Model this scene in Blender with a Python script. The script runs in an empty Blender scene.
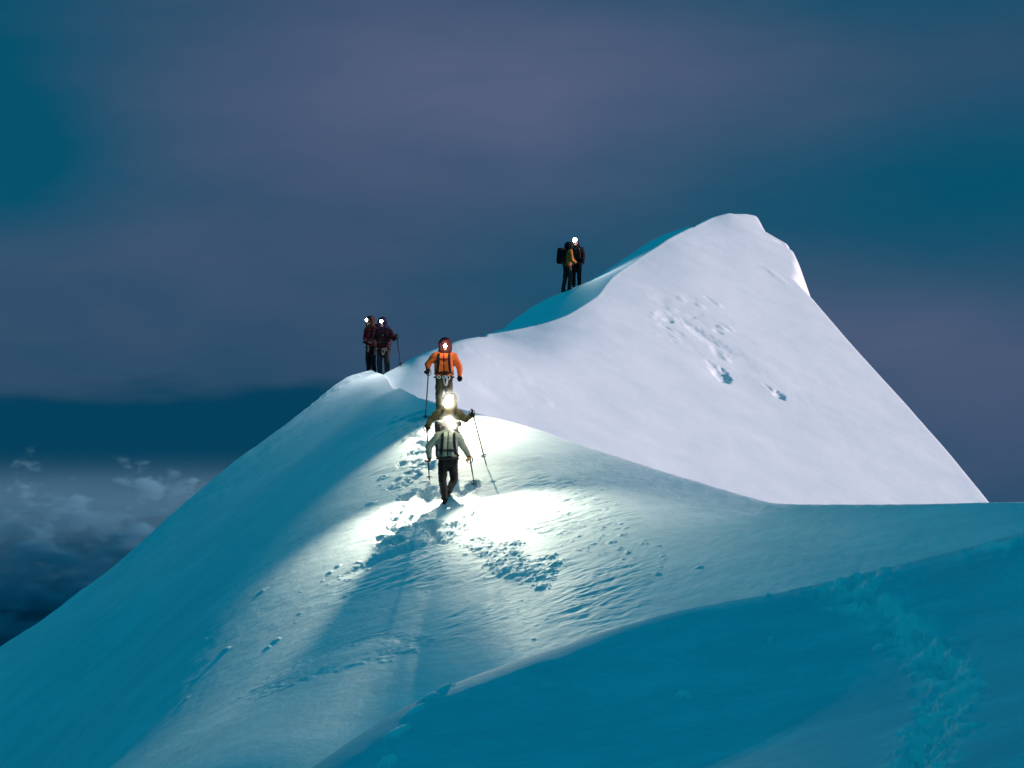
import bpy, bmesh, math, random
import numpy as np
from mathutils import Vector, Matrix, noise as mnoise
from mathutils.bvhtree import BVHTree

random.seed(7)
SC = bpy.context.scene
COL = SC.collection
FPX = 1991.0            # focal length in pixels of a 1024 wide frame (70 mm on 36 mm)


def W(px, py, d):
    return ((px - 512.0) / FPX * d, d, (384.0 - py) / FPX * d)


# ------------------------------------------------------------------ materials
def new_mat(name):
    m = bpy.data.materials.new(name)
    m.use_nodes = True
    nt = m.node_tree
    return m, nt, nt.nodes['Principled BSDF']


def fabric(name, col, rough=0.75, var=0.25, scale=9.0, bump=0.25, sheen=0.0):
    m, nt, b = new_mat(name)
    tc = nt.nodes.new('ShaderNodeTexCoord')
    n = nt.nodes.new('ShaderNodeTexNoise')
    n.inputs['Scale'].default_value = scale
    n.inputs['Detail'].default_value = 5
    nt.links.new(tc.outputs['Object'], n.inputs['Vector'])
    r = nt.nodes.new('ShaderNodeValToRGB')
    r.color_ramp.elements[0].color = (*[c * (1 - var) for c in col], 1)
    r.color_ramp.elements[1].color = (*[min(1, c * (1 + var)) for c in col], 1)
    r.color_ramp.elements[0].position = 0.3
    r.color_ramp.elements[1].position = 0.7
    nt.links.new(n.outputs['Fac'], r.inputs['Fac'])
    nt.links.new(r.outputs['Color'], b.inputs['Base Color'])
    b.inputs['Roughness'].default_value = rough
    b.inputs['Specular IOR Level'].default_value = .15
    w = nt.nodes.new('ShaderNodeTexNoise')
    w.inputs['Scale'].default_value = scale * 6
    w.inputs['Detail'].default_value = 3
    nt.links.new(tc.outputs['Object'], w.inputs['Vector'])
    bp = nt.nodes.new('ShaderNodeBump')
    bp.inputs['Strength'].default_value = bump
    bp.inputs['Distance'].default_value = 0.01
    nt.links.new(w.outputs['Fac'], bp.inputs['Height'])
    nt.links.new(bp.outputs['Normal'], b.inputs['Normal'])
    return m


def snow_mat(name, col=(0.80, 0.855, 0.89), fine=0.35, dist=0.03, lo=.90, broken_lit=False):
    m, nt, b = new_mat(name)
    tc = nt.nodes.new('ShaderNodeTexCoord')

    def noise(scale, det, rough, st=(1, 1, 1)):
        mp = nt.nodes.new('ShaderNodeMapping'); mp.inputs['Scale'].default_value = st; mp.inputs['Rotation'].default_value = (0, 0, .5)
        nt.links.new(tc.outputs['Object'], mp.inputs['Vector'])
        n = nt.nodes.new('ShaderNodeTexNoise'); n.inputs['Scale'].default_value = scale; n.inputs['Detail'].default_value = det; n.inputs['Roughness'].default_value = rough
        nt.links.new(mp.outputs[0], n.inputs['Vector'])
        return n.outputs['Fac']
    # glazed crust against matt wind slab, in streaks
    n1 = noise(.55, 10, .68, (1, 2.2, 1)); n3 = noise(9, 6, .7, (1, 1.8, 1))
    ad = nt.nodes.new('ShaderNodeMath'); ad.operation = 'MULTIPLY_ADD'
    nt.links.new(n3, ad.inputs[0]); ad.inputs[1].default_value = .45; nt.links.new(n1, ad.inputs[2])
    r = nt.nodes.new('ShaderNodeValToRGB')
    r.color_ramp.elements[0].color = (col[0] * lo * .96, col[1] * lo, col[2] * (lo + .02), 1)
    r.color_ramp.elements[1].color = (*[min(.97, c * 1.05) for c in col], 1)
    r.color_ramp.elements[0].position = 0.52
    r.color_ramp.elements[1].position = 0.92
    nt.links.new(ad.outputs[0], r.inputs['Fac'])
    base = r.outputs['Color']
    if broken_lit:
        at = nt.nodes.new('ShaderNodeAttribute'); at.attribute_name = 'broken_lit'
        mx = nt.nodes.new('ShaderNodeMix'); mx.data_type = 'RGBA'
        nt.links.new(at.outputs['Fac'], mx.inputs[0]); nt.links.new(base, mx.inputs[6]); mx.inputs[7].default_value = (.95, .95, .95, 1)  # paler tone painted in for lumps that catch the sky light
        base = mx.outputs[2]
    nt.links.new(base, b.inputs['Base Color'])
    b.inputs['Roughness'].default_value = 0.62
    b.inputs['Specular IOR Level'].default_value = 0.25
    n2 = noise(6.5, 10, .74, (1, 1.6, 1))
    bp = nt.nodes.new('ShaderNodeBump')
    bp.inputs['Strength'].default_value = fine
    bp.inputs['Distance'].default_value = dist
    nt.links.new(n2, bp.inputs['Height'])
    nt.links.new(bp.outputs['Normal'], b.inputs['Normal'])
    return m


def emit_mat(name, col, strength):
    m, nt, b = new_mat(name)
    b.inputs['Base Color'].default_value = (*col, 1)
    b.inputs['Emission Color'].default_value = (*col, 1)
    b.inputs['Emission Strength'].default_value = strength
    return m


# ------------------------------------------------------------------ numpy noise
_rng = np.random.default_rng(11)
_PERM = _rng.permutation(1024).astype(np.int64)
_ANG = _rng.random(1024) * 2 * np.pi
_GX, _GY = np.cos(_ANG), np.sin(_ANG)


def perlin(x, y):
    xi = np.floor(x).astype(np.int64); yi = np.floor(y).astype(np.int64)
    xf = x - xi; yf = y - yi
    u = xf * xf * xf * (xf * (xf * 6 - 15) + 10)
    v = yf * yf * yf * (yf * (yf * 6 - 15) + 10)

    def g(ix, iy, dx, dy):
        h = _PERM[(_PERM[ix & 1023] + iy) & 1023]
        return _GX[h] * dx + _GY[h] * dy
    a = g(xi, yi, xf, yf); b = g(xi + 1, yi, xf - 1, yf)
    c = g(xi, yi + 1, xf, yf - 1); d = g(xi + 1, yi + 1, xf - 1, yf - 1)
    return 1.4 * ((a + u * (b - a)) * (1 - v) + (c + u * (d - c)) * v)


def fbm(x, y, oct=4, gain=0.5, lac=2.03):
    s = 0; a = 1.0
    for i in range(oct):
        s = s + a * perlin(x + 17.3 * i, y - 9.1 * i)
        x = x * lac; y = y * lac; a *= gain
    return s


def smooth(a, b, t):
    t = np.clip((t - a) / (b - a), 0, 1)
    return t * t * (3 - 2 * t)


# ------------------------------------------------------------------ terrain
class TPS:
    def __init__(self, pts, reg=0.0):
        p = np.array(pts, float)
        self.c = p[:, :2]
        n = len(p)
        K = self.k(((self.c[:, None, :] - self.c[None]) ** 2).sum(-1))
        K[np.arange(n), np.arange(n)] += reg
        P = np.c_[np.ones(n), self.c]
        A = np.zeros((n + 3, n + 3))
        A[:n, :n] = K; A[:n, n:] = P; A[n:, :n] = P.T
        self.w = np.linalg.solve(A, np.r_[p[:, 2], 0, 0, 0])

    @staticmethod
    def k(r2):
        return 0.5 * r2 * np.log(r2 + 1e-9)

    def __call__(self, x, y):
        sh = x.shape
        x = x.ravel(); y = y.ravel()
        out = np.empty(len(x))
        n = len(self.c)
        for i in range(0, len(x), 40000):
            xs = x[i:i + 40000]; ys = y[i:i + 40000]
            r2 = (xs[:, None] - self.c[None, :, 0]) ** 2 + (ys[:, None] - self.c[None, :, 1]) ** 2
            out[i:i + 40000] = self.k(r2) @ self.w[:n] + self.w[n] + self.w[n + 1] * xs + self.w[n + 2] * ys
        return out.reshape(sh)


def bil(Z, fu, fv):
    iu = np.clip(np.floor(fu).astype(int), 0, Z.shape[1] - 2); iv = np.clip(np.floor(fv).astype(int), 0, Z.shape[0] - 2)
    a = np.clip(fu - iu, 0, 1); b = np.clip(fv - iv, 0, 1)
    return (Z[iv, iu] * (1 - a) + Z[iv, iu + 1] * a) * (1 - b) + (Z[iv + 1, iu] * (1 - a) + Z[iv + 1, iu + 1] * a) * b


class Field:
    """a fan-shaped height field: columns are bearings from the ridge end, rows are distances"""

    def __init__(self, tps, u, dd, coarse=3):
        self.u, self.d = u, dd
        uc = u[::coarse]; dc = dd[::coarse]
        if uc[-1] != u[-1]: uc = np.r_[uc, u[-1]]
        if dc[-1] != dd[-1]: dc = np.r_[dc, dd[-1]]
        U, D = np.meshgrid(uc, dc)
        Zc = tps((U - 512) / FPX * D, D)
        self.U, self.D = np.meshgrid(u, dd)
        fu = np.interp(u, uc, np.arange(len(uc))); fv = np.interp(dd, dc, np.arange(len(dc)))
        FU, FV = np.meshgrid(fu, fv)
        self.Z = bil(Zc, FU, FV)
        self.X = (self.U - 512) / FPX * self.D
        self.Y = self.D
        self.Q = np.zeros_like(self.Z)      # blocks lying on the surface

    def at(self, x, y):
        x = np.asarray(x, float); y = np.asarray(y, float)
        px = 512 + x / y * FPX
        fu = np.interp(px, self.u, np.arange(len(self.u))); fv = np.interp(y, self.d, np.arange(len(self.d)))
        return bil(self.Z, fu, fv)

    def build(self, name, mat, mask=None):
        nv, nu = self.Z.shape
        co = np.stack([self.X, self.Y, self.Z], -1).reshape(-1, 3).astype(np.float32)
        me = bpy.data.meshes.new(name)
        me.vertices.add(len(co)); me.vertices.foreach_set('co', co.ravel())
        idx = np.arange(nv * nu).reshape(nv, nu)
        q = np.stack([idx[:-1, :-1], idx[:-1, 1:], idx[1:, 1:], idx[1:, :-1]], -1).reshape(-1, 4)
        me.loops.add(q.size); me.loops.foreach_set('vertex_index', q.ravel().astype(np.int32))
        me.polygons.add(len(q))
        me.polygons.foreach_set('loop_start', np.arange(0, q.size, 4, dtype=np.int32))
        me.update(calc_edges=True)
        me.polygons.foreach_set('use_smooth', np.ones(len(q), bool))
        me.materials.append(mat)
        if mask is not None:
            at = me.attributes.new('broken_lit', 'FLOAT', 'POINT'); at.data.foreach_set('value', mask.ravel().astype(np.float32))
        o = bpy.data.objects.new(name, me); COL.objects.link(o)
        o['kind'] = 'structure'
        return o

    def _win(self, x, y, r):
        px = 512 + x / y * FPX
        r_px = r / (y - r) * FPX + 2
        i0, i1 = np.searchsorted(self.u, [px - r_px, px + r_px])
        j0, j1 = np.searchsorted(self.d, [y - r, y + r])
        return slice(j0, j1), slice(i0, i1)

    def bump(self, x, y, r, h, ax=1.0, rot=0.0, rough=0.0, pw=2.0, seed=0.0):
        """round lump (h>0) or dent (h<0)"""
        s = self._win(x, y, r * max(ax, 1) * 1.05)
        dx = self.X[s] - x; dy = self.Y[s] - y
        if dx.size == 0: return
        c, sn = math.cos(rot), math.sin(rot)
        a = (dx * c + dy * sn) / (r * ax); b = (-dx * sn + dy * c) / r
        q = np.sqrt(a * a + b * b)
        if rough:
            q = q * (1 + rough * fbm(dx / r * 1.5 + seed, dy / r * 1.5 - seed, 3, .65))
        k = h * np.clip(1 - q ** pw, 0, 1) ** 1.3
        if h > 0:
            self.Q[s] = np.maximum(self.Q[s], k)
        else:
            self.Z[s] += k

    def settle(self):
        self.Z += self.Q
        self.Q[:] = 0

    def foot(self, x, y, rot, depth=0.1, size=1.0, seed=0.0):
        r = 0.2 * size
        self.bump(x, y, r * 1.5, depth * 0.45, 1.3, rot, 0.5, 1.5, seed)
        self.bump(x, y, r * 0.75, -depth * 1.5, 1.7, rot, 0.3, 4, seed + 3)


def px_plane(px, py, plane):
    """where the line of sight through a pixel meets the plane z = k + a x + b y"""
    k, a, b = plane
    ux = (px - 512) / FPX; uz = (384 - py) / FPX
    d = k / (uz - a * ux - b)
    return d * ux, d, d * uz


# --- near ridge: plane of the trodden face, seen as z = k + a x + b y
PL = (-2.39 + 0.14 * 1.35 - 12.0, 0.14, 0.30)
crestN = [(340, 383, 55.5), (372, 373, 56.5), (388, 376, 54), (402, 387, 51), (420, 396, 48.6), (445, 403, 47.3), (475, 411, 46), (540, 428, 44.4),
          (620, 455, 42.2), (700, 480, 40.2), (775, 501, 38.4), (850, 502, 37.6), (940, 501, 36.8), (1024, 499, 36), (1150, 492, 35.5), (1400, 480, 35)]
silN = [(-420, 940, 50), (-250, 830, 51), (-100, 722, 52), (0, 645, 53), (50, 612, 53.3), (100, 575, 53.6), (150, 532, 54), (200, 488, 54.4), (250, 448, 54.8), (300, 411, 55.2)]
ptsN = [W(*p) for p in crestN + silN]
for (px, py, d) in crestN[4:]:
    x, y, z = W(px, py, d)
    ptsN += [(x + .2, y + 5, z + .5)]
for (px, py, d) in silN:
    x, y, z = W(px, py, d)
    ptsN += [(x - .4, y + 5, z + 1.6)]
for (px, py) in [(445, 503), (480, 470), (560, 480), (520, 540), (620, 520), (700, 540), (440, 580), (560, 600), (650, 600), (480, 650), (560, 650), (780, 560),
                 (900, 545), (1024, 540), (380, 620), (320, 680), (1300, 560), (700, 640), (850, 620), (420, 720), (240, 760), (560, 720)]:
    ptsN.append(px_plane(px, py, PL))
# rib where the trodden face turns into the left flank
ptsN += [W(*p) for p in [(402, 425, 46.0), (375, 470, 43.0), (330, 520, 40.4), (265, 590, 38.0), (195, 670, 36.3), (110, 768, 34.6)]]
# left flank
ptsN += [W(*p) for p in [(345, 420, 51.5), (300, 455, 50.5), (250, 500, 49), (200, 560, 46.5), (120, 610, 47.0), (100, 680, 43), (0, 700, 48.0), (0, 770, 43.5), (-150, 830, 46), (-150, 960, 42)]]
tN = TPS(ptsN, 1e-3)
uN = np.r_[np.arange(-420, 180, 5.0), np.arange(180, 700, 1.25), np.arange(700, 1060, 2.2), np.arange(1060, 1420, 6.0)]
dN = np.r_[np.arange(25, 32, .12), np.arange(32, 48, .0155), np.arange(48, 63.0, .05)]
N = Field(tN, uN, dN)


def soft(t, r):
    """0 in front of a crest, t behind it, rounded over r"""
    return r * np.logaddexp(0, t / r)


def crest_cut(F, crest, s1, s2, r):
    c = np.array(sorted(W(*p)[:2] for p in crest))
    yc = np.interp(F.X, c[:, 0], c[:, 1])
    t = soft(F.Y - yc, r)
    F.Z -= s1 * t + s2 * t * t
    return yc


ycN = crest_cut(N, crestN + silN, .62, .05, .12)

# --- the peak behind
PP = (0.11 - 0.45 * 2.22 - 27.0, -0.45, 0.50)
ptsP = []
face = [(430, 380), (560, 430), (650, 465), (500, 400), (600, 400), (560, 350), (620, 330), (660, 300), (720, 360), (700, 280), (740, 260), (780, 320), (800, 400), (850, 450),
        (900, 470), (700, 440), (760, 490), (650, 380), (500, 450), (560, 520), (700, 560), (850, 560), (940, 540), (430, 430), (860, 390)]
for q in face:
    ptsP.append(px_plane(*q, PP))
rightP = [(730, 213), (745, 213.5), (757, 215.5), (762, 225), (766, 232), (773, 240), (781, 242), (788, 244.5), (793, 251), (796.5, 259), (795, 265), (797.5, 273), (794, 279), (802, 287.5), (813, 298.5), (830, 318), (870, 363), (910, 407), (950, 453), (988, 500), (1060, 590), (1140, 690)]
creaseP = [(490, 334, 59.4), (510, 331, 60.0), (530, 327, 60.7), (548, 322, 61.2), (566, 315, 61.9), (586, 304, 63.0), (599, 294, 64.2), (606, 284, 65.3), (613, 276, 66.2), (626, 267, 67.5), (640, 257, 69.0), (665, 242, 71.2), (692, 228, 73.6), (714, 217, 75.6), (730, 213, 76.5)]
silP = [(380, 374, 55.0), (400, 363, 55.0), (428, 349.5, 56.0), (456, 338.5, 57.3), (478, 335, 58.5)]
silS = [(488, 334, 59.6), (500, 328, 62.5), (515, 317, 64.3), (530, 306, 66), (548, 296, 67.4), (566, 289, 68.7), (592, 277, 70), (620, 260, 71.5), (650, 240, 73.5), (685, 226, 75), (710, 217, 76.3)]
ptsP += [W(*p) for p in creaseP + silP]
ptsP += [px_plane(*q, PP) for q in rightP]
for q in rightP[3:]:
    x, y, z = px_plane(*q, PP)
    ptsP.append((x + 2, y, z - .9))
for (px, py, d) in silP:
    x, y, z = W(px, py, d)
    ptsP += [(x - .2, y + 4, z + 1.0)]
ptsP += [(-6, 58, -1.5), (-3.2, 51, -1.2)]
tP = TPS(ptsP, 1e-3)
uP = np.r_[np.arange(250, 400, 5.0), np.arange(400, 790, 1.6), np.arange(790, 1000, 1.0), np.arange(1000, 1180, 3)]
dP = np.r_[np.arange(47, 58, .1), np.arange(58, 78, .03), np.arange(78, 86, .12)]
P = Field(tP, uP, dP, 2)
# strip of the ridge beyond the sharp edge of the bright face
ptsS = [W(*p) for p in creaseP + silS]
for (px, py, d) in silS:
    x, y, z = W(px, py, d)
    ptsS.append((x - .9, y + 3, z + .5))
strip = Field(TPS(ptsS, 1e-3), uP, dP, 2)
cw = np.array([W(*p)[:2] for p in creaseP])
xc = np.interp(P.Y, cw[:, 1], cw[:, 0])
m = smooth(.10, -.10, P.X - xc) * smooth(59.3, 59.7, P.Y)
crest_cut(strip, silS, .55, .06, .2)
zf = P.Z.copy()
cfr = np.array(sorted(W(*p)[:2] for p in silP))
t = soft(P.Y - np.interp(P.X, cfr[:, 0], cfr[:, 1]), .15) * smooth(.3, -.3, P.X - W(*silP[-1])[0])
P.Z = zf - .9 * t - .05 * t * t
P.Z = P.Z * (1 - m) + strip.Z * m
# the right hand edge drops away behind a sharp brink
ew = np.array(sorted([px_plane(*q, PP)[1::-1] for q in rightP[2:]]))
xe = np.interp(P.Y, ew[:, 0], ew[:, 1])
P.Z -= 2.4 * soft(P.X - xe - .02, .045)
bk = np.array([W(692, 228, 73.6)[:2], W(710, 217, 76.3)[:2]] + [px_plane(*q, PP)[:2] for q in rightP[:3]])
P.Z -= 1.5 * soft(P.Y - np.interp(P.X, bk[:, 0], bk[:, 1], left=76.6), .03)
P.Z -= 1.6 * np.maximum(0, -3.9 - P.X)
sw = np.array(sorted(W(*p) for p in silP + silS))
cap = np.interp(P.X, sw[:, 0], sw[:, 2]) - .8 * np.maximum(0, P.Y - np.interp(P.X, sw[:, 0], sw[:, 1]) - .5) - .8 * np.maximum(0, sw[0, 0] - P.X)
beyond = P.Y > np.interp(P.X, sw[:, 0], sw[:, 1]) + .5
P.Z = np.where(beyond & (P.X < sw[-1, 0]), np.minimum(P.Z, cap), P.Z)

# --- foreground hump
crestF = [(1500, 440, 24), (1250, 480, 25), (1100, 512, 25.9), (1024, 529, 26.3), (930, 553, 26.5), (850, 573, 26.5), (760, 592, 26.4), (680, 607, 26.2), (600, 629, 25.9), (520, 652, 25.5), (450, 675, 25.0),
          (380, 709, 24.5), (300, 758, 23.8), (200, 820, 23), (100, 880, 22.2), (-50, 960, 21.3), (-300, 1050, 20)]
ptsF = [W(*p) for p in crestF]
for (px, py, d) in crestF:
    x, y, z = W(px, py, d)
    ptsF += [(x, y + 4, z + .45)]
ptsF += [W(*p) for p in [(1024, 768, 17.5), (1024, 640, 22.8), (800, 768, 20.2), (800, 680, 23.6), (600, 768, 22.3), (600, 700, 24.2), (400, 768, 23), (250, 830, 22.3), (1250, 700, 18.5), (1250, 560, 23.5)]]
ptsF += [(7, 14, -3.9), (0, 16, -5.2), (-5, 16, -6.0), (8, 9, -3.6), (0, 9, -3.8), (-5, 9, -4.5), (0, 4, -2.2), (4, 4, -2.0), (-3, 4, -2.5)]
tF = TPS(ptsF, 1e-3)
uF = np.r_[np.arange(-400, 180, 6.0), np.arange(180, 1060, 1.5), np.arange(1060, 1500, 6.0)]
dF = 3.5 * (30.5 / 3.5) ** np.linspace(0, 1, 900)
Fg = Field(tF, uF, dF)
crest_cut(Fg, crestF, .5, .05, np.interp(Fg.X, [-3.0, 1.5], [.7, .16]))


def at_px(F, px, py):
    """first spot of a field that the line of sight through a pixel meets"""
    d = np.arange(F.d[0], F.d[-1], .03)
    x = (px - 512) / FPX * d
    hit = np.nonzero((384 - py) / FPX * d <= F.at(x, d))[0]
    k = hit[0] if len(hit) else len(d) - 1
    return x[k], d[k]


# --- wind crust and swells
behN = ycN - N.Y
N.Z += 0.06 * fbm(N.X * .22, N.Y * .22, 2) * smooth(.2, 3, behN)
P.Z += 0.05 * fbm(P.X * .25 + 5, P.Y * .25, 2) + 0.004 * fbm(P.X * 1.7, P.Y * 1.7, 4)
Fg.Z += 0.02 * fbm(Fg.X * .3 + 9, Fg.Y * .3, 2) + 0.005 * fbm(Fg.X * 2.2, Fg.Y * 1.6, 4)

# ridged crust (sastrugi) across the trodden face
ru = N.X * .9 + N.Y * .35; rv = -N.X * .35 + N.Y * .9
ridg = 1 - np.abs(fbm(ru * 1.1, rv * 3.0, 4, .55)) * 1.3
reg = smooth(-4.5, -2.2, N.X) * smooth(1.5, 4.5, behN) * smooth(31, 35, N.Y)
patch = smooth(-.1, .5, fbm(N.X * .35 + 3, N.Y * .45, 2) + .25 * smooth(-1, 1.5, N.X) * smooth(42, 39, N.Y))
N.Z += reg * (0.006 + 0.024 * patch) * ridg * (0.1 + 0.9 * smooth(3.2, 1.2, N.X))
N.Z += 0.005 * fbm(N.X * 3, N.Y * 3, 4)
N.Z += 0.05 * fbm(N.X * .8 + 2, N.Y * .5, 4) * smooth(-3.5, -6, N.X) * smooth(4, .5, behN)

rnd = random.Random(3)


def Npx(px, py):
    x, y, _ = px_plane(px, py, PL)
    return x, y


# trodden track coming down the crest past the party and on to the left
track = [(412, 405), (420, 430), (418, 460), (412, 490), (405, 520), (395, 548), (360, 572), (320, 600), (270, 640), (215, 665)]
tw = [Npx(*p) for p in track]
for k in range(len(tw) - 1):
    (x0, y0), (x1, y1) = tw[k], tw[k + 1]
    L = math.hypot(x1 - x0, y1 - y0)
    if k > 5: continue
    n = max(2, int(L / (.10 if k < 5 else .42)))
    for i in range(n):
        t = (i + rnd.random()) / n
        x = x0 + (x1 - x0) * t + rnd.gauss(0, .24 if k < 5 else .35); y = y0 + (y1 - y0) * t + rnd.gauss(0, .2)
        N.foot(x, y, rnd.uniform(.9, 2.2), rnd.uniform(.04, .08) * (.8 if k < 5 else .3), rnd.uniform(.5, .85), rnd.random() * 50)
# steps round the leading climber
for i in range(26):
    x, y = Npx(rnd.uniform(425, 480), rnd.uniform(480, 545))
    N.foot(x, y, rnd.uniform(.9, 2.2), rnd.uniform(.04, .09), rnd.uniform(.7, 1.1), rnd.random() * 50)
# broken crust blocks
for (pa, pb, cnt, spread, smax) in [((470, 545), (550, 578), 130, 9, .17), ((505, 560), (540, 575), 60, 6, .15), ((560, 500), (650, 560), 60, 20, .07), ((600, 545), (690, 560), 20, 10, .07),
                                    ((395, 470), (420, 540), 45, 12, .14), ((400, 410), (420, 470), 40, 10, .12), ((325, 575), (430, 545), 24, 6, .1), ((450, 520), (600, 540), 60, 14, .07), ((395, 480), (440, 600), 70, 16, .06), ((300, 600), (400, 560), 50, 14, .05), ((430, 590), (600, 620), 30, 22, .045)]:
    for i in range(cnt):
        t = rnd.random()
        x, y = Npx(pa[0] + (pb[0] - pa[0]) * t + rnd.gauss(0, spread), pa[1] + (pb[1] - pa[1]) * t + rnd.gauss(0, spread * .6))
        r = .8 * smax * rnd.uniform(.3, 1) ** 1.5
        N.bump(x, y, r, r * rnd.uniform(.25, .58), rnd.uniform(1, 1.8), rnd.uniform(0, 3.1), .75, 1.7, rnd.random() * 90)
# low bank running across the face and the single clods
for i in range(46):
    t = i / 45
    x, y = Npx(338 + 100 * t, 577 - 30 * t - 6 * math.sin(t * 3))
    N.bump(x, y, .16, -.022 * math.sin(3.14 * t), 1.8, .2, .3, 2, i)
for (px, py, r, h) in [(225, 651, .1, .15), (276, 641, .1, .1), (268, 648, .08, .08), (330, 573, .08, .09), (338, 567, .07, .1), (262, 592, .09, .1), (160, 690, .08, .09), (186, 700, .06, .08), (205, 640, .06, .06)]:
    x, y = Npx(px, py)
    x, y = at_px(N, px, py)
    N.bump(x, y, r * .9, h * .36, 1.25, rnd.uniform(0, 3), .4, 2.2, rnd.random() * 90)
# drift tongue at the foot of the shadow
for (px, py, r, h, ax) in [(345, 657, .55, .05, 2.6), (372, 652, .35, .045, 1.8), (300, 662, .4, .03, 2.5)]:
    x, y = Npx(px, py)
    N.bump(x, y, r, h, ax, .1, .35, 2, px)
# cornice lip on the shoulder below the pair
for (px, py, d, r, h) in [(352, 380, 55.6, .5, .10), (364, 377, 56, .4, .1), (340, 385, 55.2, .45, .08), (385, 372, 56, .3, .05)]:
    x, y, z = W(px, py, d)
    N.bump(x, y, r, h, 1.6, .3, .5, 2, px)


# the peak's pits, slab scars and cornice
def Ppx(px, py):
    x, y, _ = px_plane(px, py, PP)
    return x, y


for (px, py, r, h, ax, rot) in [(721, 374, .34, -.38, 1.5, 1.45), (713, 366, .2, -.14, 1.6, 2.2), (726, 360, .16, .12, 1.3, 1.2), (716, 352, .2, -.1, 2.0, 1.5), (779, 394, .22, -.3, 1.2, 1.4), (770, 388, .1, -.14, 2.6, 2.5),
                                (709, 366, .06, -.14, 4.5, 2.6), (668, 322, .14, -.16, 1.8, .8), (665, 328, .12, -.14, 2.0, 0), (663, 316, .25, -.1, 1.5, 1), (672, 310, .2, .08, 1.4, 1), (684, 325, .14, .1, 1.5, 0),
                                (700, 308, .15, .1, 1.3, 0), (722, 330, .17, .12, 1.3, 0), (718, 333, .13, -.12, 1.5, 0), (700, 335, .4, -.12, 2.6, -.6), (715, 342, .3, -.1, 2.8, -.6), (692, 328, .3, -.08, 2.6, -.5),
                                (660, 300, .3, -.06, 1.5, .6), (690, 300, .3, -.05, 1.5, .6), (776, 276, .3, .07, 2.0, -.8), (700, 345, .7, .06, 2.0, -.7), (775, 377, .6, .05, 2.4, -.6), (480, 372, 1.2, .1, 1.5, 0)]:
    x, y = Ppx(px, py)
    P.bump(x, y, r, h * (.42 if px > 705 else .34), ax, rot, .3, 2.2, px)
for i in range(26):
    x, y = Ppx(rnd.uniform(652, 735), rnd.uniform(300, 345))
    P.bump(x, y, rnd.uniform(.08, .22), rnd.uniform(-.03, .03), 1.4, rnd.uniform(0, 3), .5, 2, i)

# old track over the foreground hump
trk = [(1000, 548), (890, 566), (835, 586), (868, 612), (908, 640), (938, 665), (955, 690), (945, 720), (930, 745), (918, 775), (905, 800)]
for k in range(1, len(trk) - 1):
    for i in range(60):
        t = rnd.random()
        x, y = at_px(Fg, trk[k][0] + (trk[k + 1][0] - trk[k][0]) * t + rnd.gauss(0, 12), trk[k][1] + (trk[k + 1][1] - trk[k][1]) * t + rnd.gauss(0, 6))
        if rnd.random() < .3:
            Fg.foot(x, y, rnd.uniform(.9, 2.2), rnd.uniform(.02, .04), rnd.uniform(.6, .95), rnd.random() * 60)
        else:
            r = rnd.uniform(.03, .13)
            Fg.bump(x, y, r, r * rnd.uniform(.25, .5) * .8, rnd.uniform(1, 1.7), rnd.uniform(0, 3), .5, 2.2, rnd.random() * 60)
for (px, py, r, h, ax) in [(682, 697, .09, .06, 1.4), (689, 699, .05, .03, 1), (442, 690, .12, .035, 2), (415, 712, .11, .035, 2.2), (427, 700, .1, .05, 1.6), (388, 764, .12, .07, 1.4), (398, 735, .12, .06, 2), (768, 597, .05, .04, 1), (896, 562, .1, .09, 1.5), (770, 641, .06, .03, 1.5), (672, 630, .05, .03, 1)]:
    x, y = at_px(Fg, px, py)
    Fg.bump(x, y, r, h, ax, .7, .4, 2, px)

dist = np.full(Fg.Z.shape, 9.0)
tp = np.array([at_px(Fg, *q) for q in trk])
for (xa, ya), (xb, yb) in zip(tp[:-1], tp[1:]):
    t = np.clip(((Fg.X - xa) * (xb - xa) + (Fg.Y - ya) * (yb - ya)) / ((xb - xa) ** 2 + (yb - ya) ** 2 + 1e-9), 0, 1)
    dist = np.minimum(dist, np.hypot(Fg.X - xa - t * (xb - xa), Fg.Y - ya - t * (yb - ya)))
# crumbly fresh snow along old track and blocks; also painted paler for sky-lit lumps
brk_litF = np.clip(smooth(.55, .05, dist + .22 * fbm(Fg.X * 1.3, Fg.Y * .9, 3)) * smooth(-.25, .45, fbm(Fg.X * 3.2 + 4, Fg.Y * 2.2, 4)) * .9 + np.clip(Fg.Q / .03, 0, 1) * .8, 0, 1)
Fg.Z += brk_litF * (.02 + .02 * fbm(Fg.X * 5, Fg.Y * 4, 3))
for F_ in (N, P, Fg):
    F_.settle()

snowN = snow_mat('trodden_snow', fine=.4, lo=.88)
snowP = snow_mat('peak_snow', fine=.22, lo=.94)
snowF = snow_mat('wind_packed_snow', col=(.60, .75, .83), fine=.5, dist=.03, lo=.80, broken_lit=True)

# --- valley floor far below, reaching the horizon
bm = bmesh.new()
bmesh.ops.create_grid(bm, x_segments=60, y_segments=60, size=26000)
for v in bm.verts:
    v.co.z = -1700 + 160 * mnoise.fractal(v.co * .00035, 1, 2, 4)
me = bpy.data.meshes.new('valley_ground'); bm.to_mesh(me); bm.free()
vm, nt, b = new_mat('dark_valley')
b.inputs['Base Color'].default_value = (.004, .05, .10, 1); b.inputs['Roughness'].default_value = 1
b.inputs['Specular IOR Level'].default_value = 0
me.materials.append(vm)
o = bpy.data.objects.new('valley_ground', me); COL.objects.link(o); o['kind'] = 'structure'


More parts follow.
